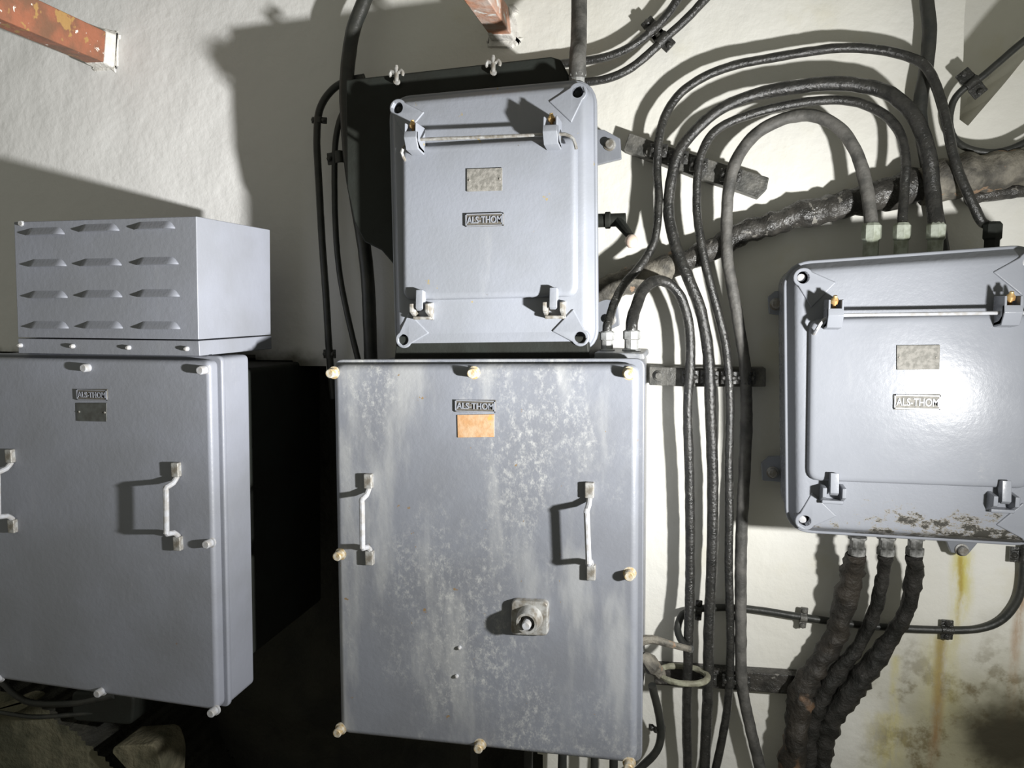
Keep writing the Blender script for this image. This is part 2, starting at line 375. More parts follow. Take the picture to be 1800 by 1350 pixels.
# ------------------------------------------------------------------ fittings shared by the cabinets
def bolt(px, py, h, parent, r=.0085, L=.016, m=M_BOLT, name='bolt', washer=True):
    p = P(px, py, h); b = MB()
    if washer: b.turn(p, (0,-1,0), [(-.001, r*1.35), (.003, r*1.35), (.0035, r*1.15)], 20)
    b.turn(p, (0,-1,0), [(.001, r), (L-.002, r), (L, r*.8)], 14 if L > .01 else 18)
    return b.build(name, m, parent)
def gland(p, axis, r, L, m, parent, name='gland'):
    g = MB().turn(p, axis, [(0, r*1.25), (L*.12, r*1.3), (L*.16, r*.98), (L*.55, r*.98), (L*.60, r*1.22), (L*.93, r*1.22), (L, r*.9)], 8)
    return g.build(name, m, parent, angle=30)
def handle(top, bot, h, e, parent, r=.0052):
    """bar handle: flat feet on the door and a bowed bar between them"""
    a, b = P(*top, h), P(*bot, h); root = MB()
    a1, b1 = a+Vector((0,-.004,-.010)), b+Vector((0,-.004,.010))
    o1, o2 = Vector((a.x, -(h+e), a.z-.024)), Vector((b.x, -(h+e), b.z+.024))
    root.tube([a1, a1+(o1-a1)*.45+Vector((0,.002,-.004)), o1, o1+(o2-o1)*.08, (o1+o2)/2, o2+(o1-o2)*.08, o2, b1+(o2-b1)*.45+Vector((0,.002,.004)), b1], r, 10)
    o = root.build('handle', M_BOLTG, parent)
    for p, s in ((a, 1), (b, -1)):
        MB().box(p+Vector((0, -.005, s*.004)), (.016, .012, .028)).build('foot', M_WORN, o, bevel=.002)
    return o
LOGO = 'ALS-THOM'
def logo_plate(c4, h, parent, m, flat=.0025, ground=None):
    q = quad(c4, h); b = MB().prism(q, h-.001, h+flat)
    pl = b.build('name_plate', ground or m, parent, bevel=.0008, seg=1)
    cx, cz = sum(p[0] for p in q)/4, sum(p[1] for p in q)/4; wd = q[1][0]-q[0][0]; ht = q[0][1]-q[3][1]
    fr = MB()
    for t in (0, 1):
        zz = cz + (ht*.44 if t else -ht*.44); fr.box((cx, -(h+flat), zz), (wd*.98, .002, ht*.07))
        fr.box((cx+(wd*.475 if t else -wd*.475), -(h+flat), cz), (wd*.03, .002, ht*.95))
    fr.build('border', m, pl, smooth=False)
    text_part(LOGO, (cx, cz), wd*.90, ht*.52, h+flat, .0015, m, pl)
    return pl
def data_plate(c4, h, parent, m, name='data_plate', rivets=True):
    q = quad(c4, h); pl = MB().prism(q, h-.001, h+.0018).build(name, m, parent, bevel=.0006, seg=1)
    if rivets:
        for t in (.07, .93):
            x = q[0][0]*(1-t)+q[1][0]*t; z = (q[0][1]+q[3][1]+q[1][1]+q[2][1])/4
            MB().turn((x, -(h+.001), z), (0,-1,0), [(0, .0022), (.0018, .002), (.0024, .001)], 10).build('rivet', M_WORN, pl)
    return pl

# ------------------------------------------------------------------ big cabinet in the middle
H = .325
cab = thing('switch_cabinet', 'large grey-blue steel cabinet with scuffed white patches, two bar handles and a rust orange plate', 'cabinet', P(850, 1340, 0))
dq = quad([(584,641),(1123,640),(1119,1346),(597,1291)], H)
body = MB().prism(rrect(offset(dq, -.004), .012), .0, .297).build('body', M_PAINT, cab, bevel=.003)
rim = MB().prism(rrect(offset(dq, .008), .018), .287, .302).build('flange', M_PAINT, cab, bevel=.002)
door = MB().prism(rrect(dq, .020), .299, H).build('door', M_PAINT, cab, bevel=.015, seg=6)
for px, py in ((588,655),(834,655),(1106,656),(600,973),(1107,1007),(600,1280),(845,1307),(1106,1340)):
    b = bolt(px, py, H-.003, door, .0088, .021, M_BOLT)
handle((650, 848), (652, 975), H, .036, door)
handle((1037, 864), (1040, 1000), H, .042, door)
logo_plate([(800,703),(872,703),(872,724),(800,724)], H, door, M_PAINT_U, ground=M_PLATEB)
data_plate([(804,729),(869,728),(869,768),(805,769)], H, door, M_RUSTP, 'rust_plate', False)['label'] = 'rust orange rectangular plate'
# rotary switch spindle on the door
q = rrect(quad([(899,1055),(963,1058),(963,1118),(898,1115)], H+.012), .010)
sp = MB().prism(q, H-.001, H+.014, .001).build('spindle_plate', M_WORN, door, bevel=.003, seg=3)
c = P(931, 1086, H+.014)
MB().turn(c, (0,-1,0), [(-.002,.0245),(.016,.0215),(.026,.019),(.026,.0145),(.004,.0135),(.004,.0001)], 28, cap1=False).build('spindle_collar', M_WORN, sp)
MB().turn(c+Vector((0,0,-.002)), (0,-1,0), [(.004,.0085),(.030,.0082),(.033,.0065)], 18).build('spindle', M_BOLTG, sp)
for px, py in ((808,1138),(803,1188)):
    MB().turn(P(px,py,H), (0,-1,0), [(-.001,.004),(.004,.0035),(.006,.001)], 10).build('screw', M_BOLTG, door)
# cable entry plate on top of the cabinet with two glands
ent = MB().prism(quad([(1045,619),(1131,621),(1133,632),(1045,632)], .26), .10, .262).build('entry_plate', M_PAINT, cab, bevel=.003)
GL1, GL2 = P(1067, 619, .20), P(1110, 619, .20)
gland(GL1, (0,0,1), .0115, .040, M_GLAND, ent); gland(GL2, (0,0,1), .0135, .042, M_GLAND, ent)
# ------------------------------------------------------------------ upper box and right box share one pattern
HB = .275                                   # cover plane of the upper box
HC = .215
bc = [P(706,258,HB), P(1012,240,HB), P(1013,520,HB), P(708,527,HB)]
cc = [P(1425,562,HC), P(1812,550,HC), P(1812,860,HC), P(1421,845,HC)]
class Frame:
    def __init__(s, c, h): s.c = [(p.x, p.z) for p in c]; s.h = h
    def uv(s, x, z):
        u = v = .5
        for _ in range(12):
            a, b, c_, d = [Vector(q) for q in s.c]
            f = a*(1-u)*(1-v)+b*u*(1-v)+c_*u*v+d*(1-u)*v - Vector((x, z)); fu = (b-a)*(1-v)+(c_-d)*v; fv = (d-a)*(1-u)+(c_-b)*u
            det = fu.x*fv.y-fu.y*fv.x; u -= (f.x*fv.y-f.y*fv.x)/det; v -= (fu.x*f.y-fu.y*f.x)/det
        return u, v
    def xz(s, u, v):
        a, b, c_, d = [Vector(q) for q in s.c]; return tuple(a*(1-u)*(1-v)+b*u*(1-v)+c_*u*v+d*(1-u)*v)
FB, FC = Frame(bc, HB), Frame(cc, HC)
def flame_box(fr, name_label, paint, floor_h, base_pt, extra_peel=False, logo=None, plate=None, lugs=()):
    """cast box with hinged cover, laid out from the upper box's own outline and carried to frame fr"""
    dh = fr.h - HB
    def T(px, py, h):                       # place of a feature of the pattern: outline point at its height
        q = P(px, py, h); u, v = FB.uv(q.x, q.z); x, z = fr.xz(u, v); return Vector((x, -(h+dh), z))
    def T2(px, py, h): q = T(px, py, h); return (q.x, q.z)
    sc = (Vector(fr.c[1])-Vector(fr.c[0])).length/(Vector(FB.c[1])-Vector(FB.c[0])).length
    root = thing('junction_box', name_label, 'junction box', base_pt)
    h1 = HB-.012                            # lid face
    hf = HB-.040                            # flange
    # lid with four corner lobes
    lob = [(700,190),(1016,162),(1020,593),(710,597)]
    C4 = [Vector(T2(a, b, h1)) for a, b in lob]; R = .0165*sc
    O = rrect([tuple(p) for p in offset([tuple(c_) for c_ in C4], R*.62)], R*1.6, 7)
    MB().prism(offset(O, .012*sc), floor_h, hf+dh-.004).build('housing', paint, root, bevel=.004)
    MB().prism(offset(O, .014*sc+.005), hf+dh-.014, hf+dh+.003).build('flange', paint, root, bevel=.003, seg=3)
    cuts = lambda: [MB().turn((c_.x, -(h1+dh+.02), c_.y), (0,1,0), [(0,.0105*sc),(.045,.0105*sc)], 24) for c_ in C4]
    lid = MB().loft([[(x, -y_, z) for x, z in offset(O, g_)] for y_, g_ in ((hf+dh+.002, .014*sc), (h1+dh-.008, .004*sc), (h1+dh-.003, .001), (h1+dh-.001, -.003), (h1+dh, -.009))])
    lido = lid.build('lid', M_PEEL if fr is FC else paint, root, cut=cuts(), angle=50)
    for i in range(4):
        c_ = C4[i]; dp_, dn = (C4[i-1]-c_).normalized(), (C4[(i+1)%4]-c_).normalized(); base = math.atan2(-(dp_+dn).y, -(dp_+dn).x)
        arc = [c_ + Vector((math.cos(base+t), math.sin(base+t)))*R for t in [math.radians(q) for q in range(-105, 106, 15)]]
        a0, b0 = c_+dp_*.052*sc+dn*.012*sc, c_+dn*.052*sc+dp_*.012*sc
        if (arc[0]-a0).length > (arc[-1]-a0).length: arc.reverse()
        web = MB().prism([tuple(a0)] + [tuple(p) for p in arc] + [tuple(b0)], hf+dh, h1+dh+.0030)
        web.build('corner_lug', paint, lido, bevel=.0022, seg=2, cut=cuts())
    for c_ in C4:
        MB().turn((c_.x-.002, -(h1+dh-.022), c_.y), (0,-1,0), [(-.004,.0066*sc),(.012,.0066*sc),(.013,.005*sc)], 16).build('lobe_bolt', M_BOLTG if fr is FC else M_DARKP, lido)
    # hinged cover
    cv4 = rrect(list(fr.c), .020*sc)
    cov = MB().loft([[(x, -(fr.h-q), z) for x, z in offset(cv4, g_)] for q, g_ in ((.014, .002), (.0065, .0005), (.003, -.0008), (.0008, -.0035), (0, -.0075), (-.0003, -.010))]).build('cover', paint, root, angle=50)
    # hinge rod through two brackets
    hr = HB+.020
    rod = [T(*q, hr) for q in ((704,282),(706,268),(714,254),(728,247),(742,245),(850,241),(975,236),(996,237),(1008,245),(1013,262))]
    rod[0].y = -(h1+dh)
    MB().tube(rod, .0030*sc, 8).build('hinge_rod', M_WORN if fr is FB else M_BOLTG, root)
    for (x, y, wd) in ((735,250,.024),(974,240,.026)):
        p = T(x, y, HB); wd *= sc; zt, zb = .026*sc, -.022*sc; dep = .040
        br = MB()
        for s_ in (-1, 1):                                        # two cheeks and a front strap
            xs_ = p.x + s_*wd*.42
            prof = [(0, zb), (dep*.75, zb+.004), (dep, 0), (dep*.95, zt), (-.006, zt), (-.006, zb)]
            br.loft([[(xs_-wd*.08, -(fr.h+a), p.z+b_) for a, b_ in prof], [(xs_+wd*.08, -(fr.h+a), p.z+b_) for a, b_ in prof]])
        prof = [(0, zb-.002), (dep*.78, zb+.002), (dep+.002, 0), (dep*.98, zt*.45), (dep*.8, zt*.45), (dep*.8, -.004), (dep*.5, zb+.010), (0, zb+.006)]
        br.loft([[(p.x-wd*.5, -(fr.h+a), p.z+b_) for a, b_ in prof], [(p.x+wd*.5, -(fr.h+a), p.z+b_) for a, b_ in prof]])
        bo = br.build('hinge_bracket', paint, root, bevel=.0012, seg=1)
        e = MB().turn((p.x, -(fr.h+dep*.55), p.z+zt*.55), (0,-.35,1), [(-.014,.0035*sc),(.006,.0035*sc),(.006,.0065*sc),(.012,.0068*sc),(.0165,.0035*sc),(.020,.003*sc)], 12)
        e.build('hinge_bolt', M_BRASS, bo)
    # two latches at the foot of the cover
    for (x, y) in ((742,530),(975,527)):
        p = T(x, y, HB); w_ = .014*sc
        tab = MB().loft([[(p.x-w_*.5+t*w_, -(fr.h+a), p.z+b_) for a, b_ in ((-.004,.018*sc),(.014,.022*sc),(.018,-.012*sc),(.010,-.018*sc),(-.004,.004*sc))] for t in (0,1)]).build('latch', paint, cov, bevel=.0012, seg=1)
        kp = MB()
        for s_ in (-1, 1):
            xs_ = p.x + s_*.0155*sc
            kp.loft([[(xs_+t*.0035*sc, -(h1+dh+a), p.z+b_) for a, b_ in ((-.002,-.002),(.030,-.004),(.030,-.020*sc),(-.002,-.036*sc))] for t in (-1,1)])
        kp.box((p.x, -(h1+dh+.008), p.z-.031*sc), (.034*sc, .018, .006*sc))
        kp.build('latch_keeper', M_WORN if fr is FB else paint, lido, bevel=.0010, seg=1)
    if plate: data_plate(plate, fr.h+.001, cov, M_PLATE)
    if logo: logo_plate(logo, fr.h+.001, cov, paint, ground=M_PLATE if fr is FC else M_PLATEB)
    return root, T
rb, TB = flame_box(FB, 'grey cast box with hinged cover and corner lugs above the large middle cabinet', M_PAINT_U, .210, P(860, 600, .210),
   plate=[(821,297),(883,295),(883,335),(821,337)], logo=[(818,376),(886,374),(886,397),(819,399)])
rc, TC = flame_box(FC, 'bright grey cast box with hinged cover at the right, glaring in the lamp light', M_PAINT_R, .03, P(1600, 940, .03),
   plate=[(1576,607),(1652,606),(1651,649),(1576,650)], logo=[(1570,694),(1653,693),(1653,719),(1571,720)])
# lugs, lever and glands
def lug(pts, h, bp, parent):
    l_ = MB().prism(quad(pts, h), h-.012, h).build('mounting_lug', M_PAINT_U, parent, bevel=.002)
    bolt(*bp, h, l_, .009, .014, M_WORN)
lug([(1040,226),(1062,228),(1090,243),(1092,279),(1040,292)], .06, (1072,255), rb)
lug([(1040,520),(1085,530),(1089,572),(1066,582),(1040,585)], .05, (1073,562), rb)
lug([(1350,522),(1362,512),(1420,505),(1420,560),(1352,552)], .04, (1364,535), rc)
lug([(1338,815),(1352,803),(1420,800),(1420,852),(1340,845)], .04, (1358,830), rc)
lug([(1655,930),(1740,930),(1702,975),(1672,972)], .04, (1690,966), rc)
lv = MB(); a = P(1045,388,.16); b = P(1100,386,.16)
lv.turn(a, b-a, [(0,.013),(.02,.013),(.021,.016),(.03,.016),(.031,.0125),((b-a).length,.0125)], 16)
lv = lv.build('switch_lever', M_DARKP, rb, bevel=.001)
MB().tube([P(1088,390,.165), P(1100,405,.185), P(1112,420,.20)], [.0105,.0085,.006], 10).build('lever_arm', M_DARKP, lv)
kb = MB().turn(P(1110,424,.20), (0,0,1), [(-.0125,.002),(-.0115,.006),(-.0065,.0105),(0,.0122),(.0065,.0105),(.0115,.006),(.0125,.002)], 16).build('knob', M_KNOB, lv); kb['label'] = 'pale round lever knob'
GU = P(1015, 152, .222); gland(GU, (0,0,1), .013, .028, M_GLAND, rb)
MB().prism(quad([(705,590),(1035,590),(1040,634),(700,632)], .24), .02, .262).build('leak_blocker', M_DARKP, rb, bevel=.003)  # dark filler added to block light leaking between box and cabinet
# rear box behind the upper box, in its shade
rr = thing('terminal_box', 'dark flat box behind the upper grey cast box, two wing screws on top', 'junction box', P(820, 470, 0))
rq = quad([(607,140),(968,99),(985,104),(1000,132),(1010,500),(715,500),(694,468),(670,440),(640,425),(622,390),(609,330)], .208)  # left side extended downwards to shape the shadow on the wall
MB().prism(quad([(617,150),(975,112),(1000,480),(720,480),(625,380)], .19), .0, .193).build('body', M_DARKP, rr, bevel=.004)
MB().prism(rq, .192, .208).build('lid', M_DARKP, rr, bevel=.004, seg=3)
for px, py in ((697,134),(867,117)):
    p = P(px, py-2, .220); b = MB().turn(p+Vector((0,.004,-.012)), (0,-1,0), [(0,.006),(.006,.006)], 10).turn(p+Vector((0,0,-.012)), (0,0,1), [(0,.0042),(.024,.0042),(.030,.003)], 10)
    for s_ in (-1, 1):
        b.tube([p+Vector((s_*.003,0,.004)), p+Vector((s_*.010,0,.008)), p+Vector((s_*.013,0,.002)), p+Vector((s_*.012,0,-.002))], [.0035,.0035,.0035,.0025], 8)
    b.build('wing_screw', M_WORN, rr)

# glands on the right box, top and bottom
GT = {}
for px, m_, r_ in ((1530, M_GREENG, .014), (1583, M_GREENG, .0125), (1643, M_GREENG, .0135), (1742, M_DARKP, .013)):
    base = P(px, 452, .10); top = P(px, 418, .10)
    g = gland(base+Vector((0,0,-.01)), (0,0,1), r_, .072, m_, rc); GT[px] = base+Vector((0,0,.055))
GBm = {}
for px, m_ in ((1507, M_GLAND), (1558, M_GLAND), (1609, M_GLAND)):
    base = P(px, 950, .10); g = gland(base+Vector((0,0,.008)), (0,0,-1), .0135, .038, M_PEELG, rc); GBm[px] = base+Vector((0,0,-.03))

# ------------------------------------------------------------------ left cabinet and the louvred box above it
HL = .385
lc = thing('switch_cabinet', 'plain grey-blue steel cabinet at the left edge, below the louvred box, dark square plate', 'cabinet', P(160, 1240, .1))
lq = quad([(-50,628),(368,634),(382,1251),(-55,1187)], HL)
lbk = MB().prism(rrect(offset(lq, .004), .012), .262, HL-.034).build('body', M_PAINT_L, lc, bevel=.006, seg=3)
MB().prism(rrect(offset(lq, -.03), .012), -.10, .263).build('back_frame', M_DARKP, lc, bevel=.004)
MB().prism(rrect(offset(lq, .007), .014), HL-.040, HL-.028).build('flange', M_PAINT_L, lc, bevel=.004, seg=3)
ldo = MB().prism(rrect(lq, .014), HL-.030, HL).build('door', M_PAINT_L, lc, bevel=.012, seg=5)
for px, py in ((158,646),(361,650),(371,953),(181,1213),(379,1247),(1,1190),(-44,642)):
    bolt(px, py, HL-.004, ldo, .0082, .018, M_BOLTG)
handle((313, 828), (316, 950), HL, .036, ldo)
handle((22, 804), (26, 920), HL, .036, ldo)
logo_plate([(136,684),(190,684),(190,704),(136,703)], HL, ldo, M_PAINT_L, ground=M_PLATEB)
data_plate([(136,708),(188,708),(188,741),(137,740)], HL, ldo, M_PLATED)['label'] = 'dark square plate'

HV = .375
vb = thing('louvred_box', 'grey sheet metal box with twelve louvres standing on the left cabinet', 'vented box', P(190, 625, HV))
vq = quad([(24,390),(345,380),(349,597),(31,593)], HV)
vo = MB().prism(vq, .125, HV).build('housing', M_PAINT_L, vb, bevel=.0018)
vq2 = quad([(31,595),(349.5,599),(351,626),(32,621)], HV+.001)
vd = MB().prism(vq2, .125, HV+.001).build('base_band', M_PAINT_L, vb, bevel=.0018)
for px, py in ((38,607),(130,608.5),(228,611),(330,613)):
    MB().turn(P(px,py,HV), (0,-1,0), [(-.001,.0046),(.006,.0046),(.009,.0025)], 12).build('screw', M_BOLTG, vd)
rows = [((46,114,414),(139,210,408),(236,308,404)), ((50,117,469),(141,214,468),(240,314,466)), ((51,119,524),(143,215,523),(241,316,522)), ((52,121,577),(145,216,577),(242,317,578))]
for row in rows:
    for xa, xb, yb in row:
        a, b = P(xa, yb, HV), P(xb, yb, HV); ht, d = .016, .0095; mbl = MB(); rings = []
        N = 14
        for k in range(N+1):
            t = k/N; x = a.x+(b.x-a.x)*t; e = min(1, min(t, 1-t)/.14); e = math.sin(e*math.pi/2)
            dd, hh = d*max(.02, e), ht*max(.25, e)
            rings.append([(x, -(HV-.001), a.z+hh), (x, -(HV+dd*.45), a.z+hh*.5), (x, -(HV+dd*.95), a.z+hh*.08), (x, -(HV+dd), a.z), (x, -(HV-.001), a.z-.0008)])
        mbl.loft(rings).build('louvre', M_PAINT_L, vo, angle=50)
b = MB().turn(P(38,393,HV), (0,-1,0), [(-.001,.006),(.004,.005)], 8).build('screw', M_BOLTG, vo)

# ------------------------------------------------------------------ steel stubs in the wall
def stub(px4, length, m, label, plaster=True):
    q = [(P(a, b, 0).x, P(a, b, 0).z) for a, b in px4]
    o = MB().prism(q, -.06, length)
    r = o.build('steel_beam', m, None, bevel=.003, loc=P(*px4[0], 0)); tag(r, label, 'beam')
    rag = [(x+random.uniform(-.006,.006), z+random.uniform(-.006,.006)) for x, z in rrect(offset(q, .010), .012, 8)]
    sl = MB().prism(rrect(offset(q, .0025), .006, 3), -.01, .035, .003).build('plaster_smear', M_PLASTER, r, bevel=.002)
    pl = MB().prism(rag, -.01, .006, .008).build('plaster_collar', M_PLASTER, r, bevel=.004)
    return r
stub([(168,60),(205,64),(201,117),(170,118)], .62, M_BEAM, 'rust red steel beam stub sticking out of the wall at the upper left')
stub([(864,22),(900,22),(905,70),(866,70)], .55, M_BEAM2, 'flaking pink and white steel beam stub above the dark box')

# ------------------------------------------------------------------ cables
def cable(pts, wpx, m, label, name='cable', h=.03, jit=.06, js=60, n=10, group=None, cat='cable', root=None):
    """pts: (px, py[, h]) or points; wpx: width in photograph pixels, made a real width where the cable runs"""
    P3, R = [], []
    for k, q in enumerate(pts):
        if isinstance(q, Vector): p = q; hh = -q.y
        else: hh = q[2] if len(q) > 2 else h; p = P(q[0], q[1], hh)
        P3.append(p)
    w_ = wpx if isinstance(wpx, (list, tuple)) else [wpx]*len(P3)
    R = [a*.5*.00134 for a in w_]
    o = MB().tube(P3, R, n, jit, js).build(name, m, root, loc=P3[0], angle=60)
    if root is None: tag(o, label, cat, group)
    return o
cable([(1019,-700,.05),(1018,-250,.06),(1017,-90,.09),(1018,0,.12),(1017,80,.17),GU+Vector((0,0,.06)),GU+Vector((0,0,.015))], 23, M_CABLEG, 'thick dusty cable rising straight from the top right gland of the upper box', jit=.03)
cable([(1300,-600),(1265,-220),(1225,-60),(1190,0),(1168,32),(1143,57),(1108,83),(1070,99),(1030,107),(990,112),(940,118)], 13, M_CABLE, 'upper of two black cables curving from the dark box to the top edge', h=.035)
cable([(1375,-600),(1335,-220),(1290,-60),(1238,0),(1208,32),(1175,62),(1140,95),(1105,122),(1068,138),(1025,145),(970,150)], 13, M_CABLE, 'lower of two black cables curving from the dark box to the top edge', h=.035)
cable([GT[1742],(1728,392,.09),(1706,350,.09),(1684,300,.085),(1671,250,.08),(1655,180,.07),(1630,120,.06),(1592,98,.05),(1540,87,.045),(1480,84,.045),(1420,91,.045),(1350,103,.045),(1290,115,.045),(1240,134,.045),(1197,163,.045),(1171,200,.05),(1159,240,.055),(1155,300,.055),(1158,350,.06),(1153,410,.065),(1143,440,.07),(1122,472,.085),(1099,497,.10),(1081,530,.14),(1071,560,.18),GL1+Vector((0,0,.05)),GL1+Vector((0,0,.03))], 13, M_CABLE, 'long thin black cable of the outermost arch, ending on top of the middle cabinet')
cable([GT[1643],(1640,340,.085),(1632,270,.085),(1612,213,.08),(1580,176,.07),(1540,156,.06),(1480,147,.055),(1430,149,.055),(1370,157,.055),(1310,172,.055),(1260,196,.055),(1216,236,.055),(1190,275,.06),(1178,330,.06),(1176,380,.06),(1190,440,.065),(1210,490,.07),(1230,540,.065),(1242,600,.06),(1247,660,.06),(1249,730,.055),(1253,850,.05),(1251,1000,.05),(1246,1100,.05),(1245,1180,.05),(1242,1270,.045),(1238,1360,.045),(1236,1450,.045),(1230,1900,.045)], [21]*3+[20]*6+[17]*20, M_CABLE, 'thick glossy black cable of the second arch, running down beside the middle cabinet')
cable([GT[1583],(1590,330,.085),(1592,280,.08),(1582,235,.07),(1555,202,.06),(1510,181,.05),(1460,176,.045),(1400,182,.045),(1340,195,.05),(1285,214,.05),(1252,236,.055),(1233,270,.06),(1226,310,.06),(1225,370,.06),(1233,430,.065),(1246,490,.065),(1262,550,.06),(1274,600,.055),(1280,650,.055),(1283,720,.05),(1281,820,.05),(1282,900,.05),(1281,1000,.05),(1284,1130,.05),(1280,1230,.045),(1271,1290,.045),(1256,1360,.045),(1240,1430,.045),(1200,1900,.045)], 13, M_CABLE, 'thin black cable of the third arch, just outside the dusty grey one')
cable([GT[1530],(1524,335,.085),(1507,272,.075),(1476,226,.065),(1432,204,.055),(1388,206,.05),(1342,226,.05),(1310,256,.055),(1290,292,.06),(1280,340,.06),(1277,400,.06),(1279,460,.065),(1290,520,.065),(1300,580,.06),(1309,640,.055),(1312,720,.05),(1310,800,.05),(1305,900,.05),(1302,1000,.05),(1302,1100,.05),(1304,1200,.05),(1318,1275,.045),(1338,1360,.045),(1352,1440,.045),(1380,1900,.045)], [18]*9+[17]*6+[18]*10, M_CABLEG, 'dusty grey cable of the innermost arch, rightmost of the four running down')
cable([GL2+Vector((0,0,.03)),GL2+Vector((0,0,.055)),(1116,545,.17),(1131,509,.14),(1155,493,.11),(1181,502,.09),(1201,532,.075),(1212,580,.065),(1213,640,.06),(1209,720,.055),(1212,850,.05),(1213,1000,.05),(1210,1120,.06),(1208,1200,.06),(1207,1280,.05),(1209,1360,.045),(1210,1450,.045),(1212,1900,.045)], [17]*5+[15]*13, M_CABLE, 'black cable bending over in a small hoop from the right gland on the middle cabinet')
cable([(1630,-800),(1624,-300),(1626,-80),(1629,0),(1634,55),(1628,120),(1618,180),(1620,230),(1636,320),(1655,430),(1665,520)], 19, M_CABLEB, 'thick dark cable coming straight down from the top edge at the right', h=.03, jit=.03)
cable([(2150,-600,.05),(2060,-200,.06),(1960,-40,.06),(1880,10,.06),(1800,72,.05),(1760,106,.045),(1722,138,.04),(1694,156,.035),(1675,180,.03),(1669,215,.03),(1678,244,.03),(1702,261,.035),(1740,268,.04),(1772,263,.04),(1800,251,.04),(1860,220,.04),(1960,190,.04),(2300,170,.04)], 9.5, M_CABLEB, 'thin black cable looping back on itself at the right edge', jit=.02)
# left of the upper box
cable([(640,136,.05),(612,142,.05),(585,157,.05),(563,190,.05),(557,240,.05),(561,330,.05),(566,420,.05),(573,520,.05),(579,620,.05),(586,700,.04)], 12, M_CABLEB, 'outermost thin black cable left of the upper box', jit=.03)
cable([(650,172,.05),(620,178,.05),(602,200,.05),(591,240,.05),(588,300,.05),(590,400,.05),(597,480,.05),(610,550,.05),(630,635,.05),(650,720,.04)], 10, M_CABLEB, 'inner thin black cable left of the upper box', jit=.03)
cable([(740,-700,.04),(705,-250,.045),(665,-60,.05),(641,0,.055),(622,50,.06),(612,110,.065),(609,180,.065),(616,280,.06),(628,360,.055),(641,440,.05),(648,520,.05),(652,640,.045),(655,760,.04)], 23, M_CABLEB, 'thickest black cable left of the upper box, coming from the top edge', jit=.03)
cable([(655,225,.05),(665,300,.04),(672,350,.035),(690,380,.03)], 9, M_CABLEB, 'short black cable tucked behind the left side of the upper box', jit=.03)
# under the left cabinet
cable([(-60,1150,.05),(0,1196,.05),(28,1222,.05),(60,1236,.04),(130,1236,.02),(200,1222,.02)], 13, M_CABLEB, 'dark cable sagging below the left cabinet', jit=.03)
cable([(-60,1246,.03),(0,1252,.03),(60,1260,.03),(130,1256,.02),(190,1250,.01)], 9, M_CABLEB, 'thin dark cable along the wall under the left cabinet, lower of two', jit=.03)
# below the middle cabinet
for k, (xa, xb, w_) in enumerate(((838,835,15),(935,930,16),(1000,990,15),(1052,1046,13),(1087,1080,14))):
    cable([(xa,1180,.06),(xb,1290,.06),(xb-2,1380,.06),(xb-4,1480,.06),(xb-8,1900,.06)], w_, M_CABLEB, 'black cable hanging below the middle cabinet, %s from the left' % ['first','second','third','fourth','fifth'][k], group='cables hanging below the middle cabinet')
cable([(1146,1205,.10),(1157,1250,.07),(1162,1290,.05),(1154,1320,.05),(1132,1344,.05),(1100,1370,.05),(1060,1380,.02)], 13, M_CABLEB, 'black cable curling back under the lower right corner of the middle cabinet', jit=.04)
# earth wire along the wall at the lower right
cable([(1214,1141,.12),(1200,1130,.08),(1191,1106,.05),(1200,1080,.03),(1225,1071,.02),(1275,1068,.018),(1330,1072,.016),(1400,1083,.016),(1480,1095,.016),(1560,1103,.016),(1650,1107,.016),(1715,1106,.016),(1757,1092,.018),(1785,1062,.02),(1797,1025,.02),(1800,970,.02),(1808,900,.02),(1830,700,.02),(1860,450,.02)], 11.5, M_CABLEB, 'earth wire clipped along the wall below the right box', jit=.03)
# crusted cables below the right box
c1_, c2_, c3_ = GBm[1507], GBm[1558], GBm[1609]
cable([c1_,(1498,1005,.075),(1488,1050,.06),(1470,1115,.05),(1440,1165,.05),(1412,1212,.055),(1402,1280,.06),(1392,1350,.06),(1380,1450,.06),(1340,1900,.05)], [26,32,34,32,30,36,38,40,40,38], M_CRUST, 'leftmost of the three crusted cables under the right box', jit=.24, js=80, n=14)
cable([c2_,(1552,1010,.075),(1541,1065,.06),(1518,1120,.05),(1482,1172,.05),(1446,1220,.05),(1424,1285,.05),(1415,1360,.05),(1405,1450,.05),(1370,1900,.05)], [19,19,19,19,24,28,30,30,30,30], M_TARD, 'middle of the three crusted cables under the right box', jit=.22, js=85, n=14)
cable([c3_,(1606,1015,.075),(1594,1070,.06),(1566,1122,.05),(1532,1168,.05),(1496,1214,.05),(1462,1262,.05),(1446,1320,.05),(1436,1450,.05),(1400,1900,.05)], [23,23,23,24,30,36,32,30,30,30], M_TARD, 'rightmost of the three crusted cables under the right box', jit=.22, js=85, n=14)
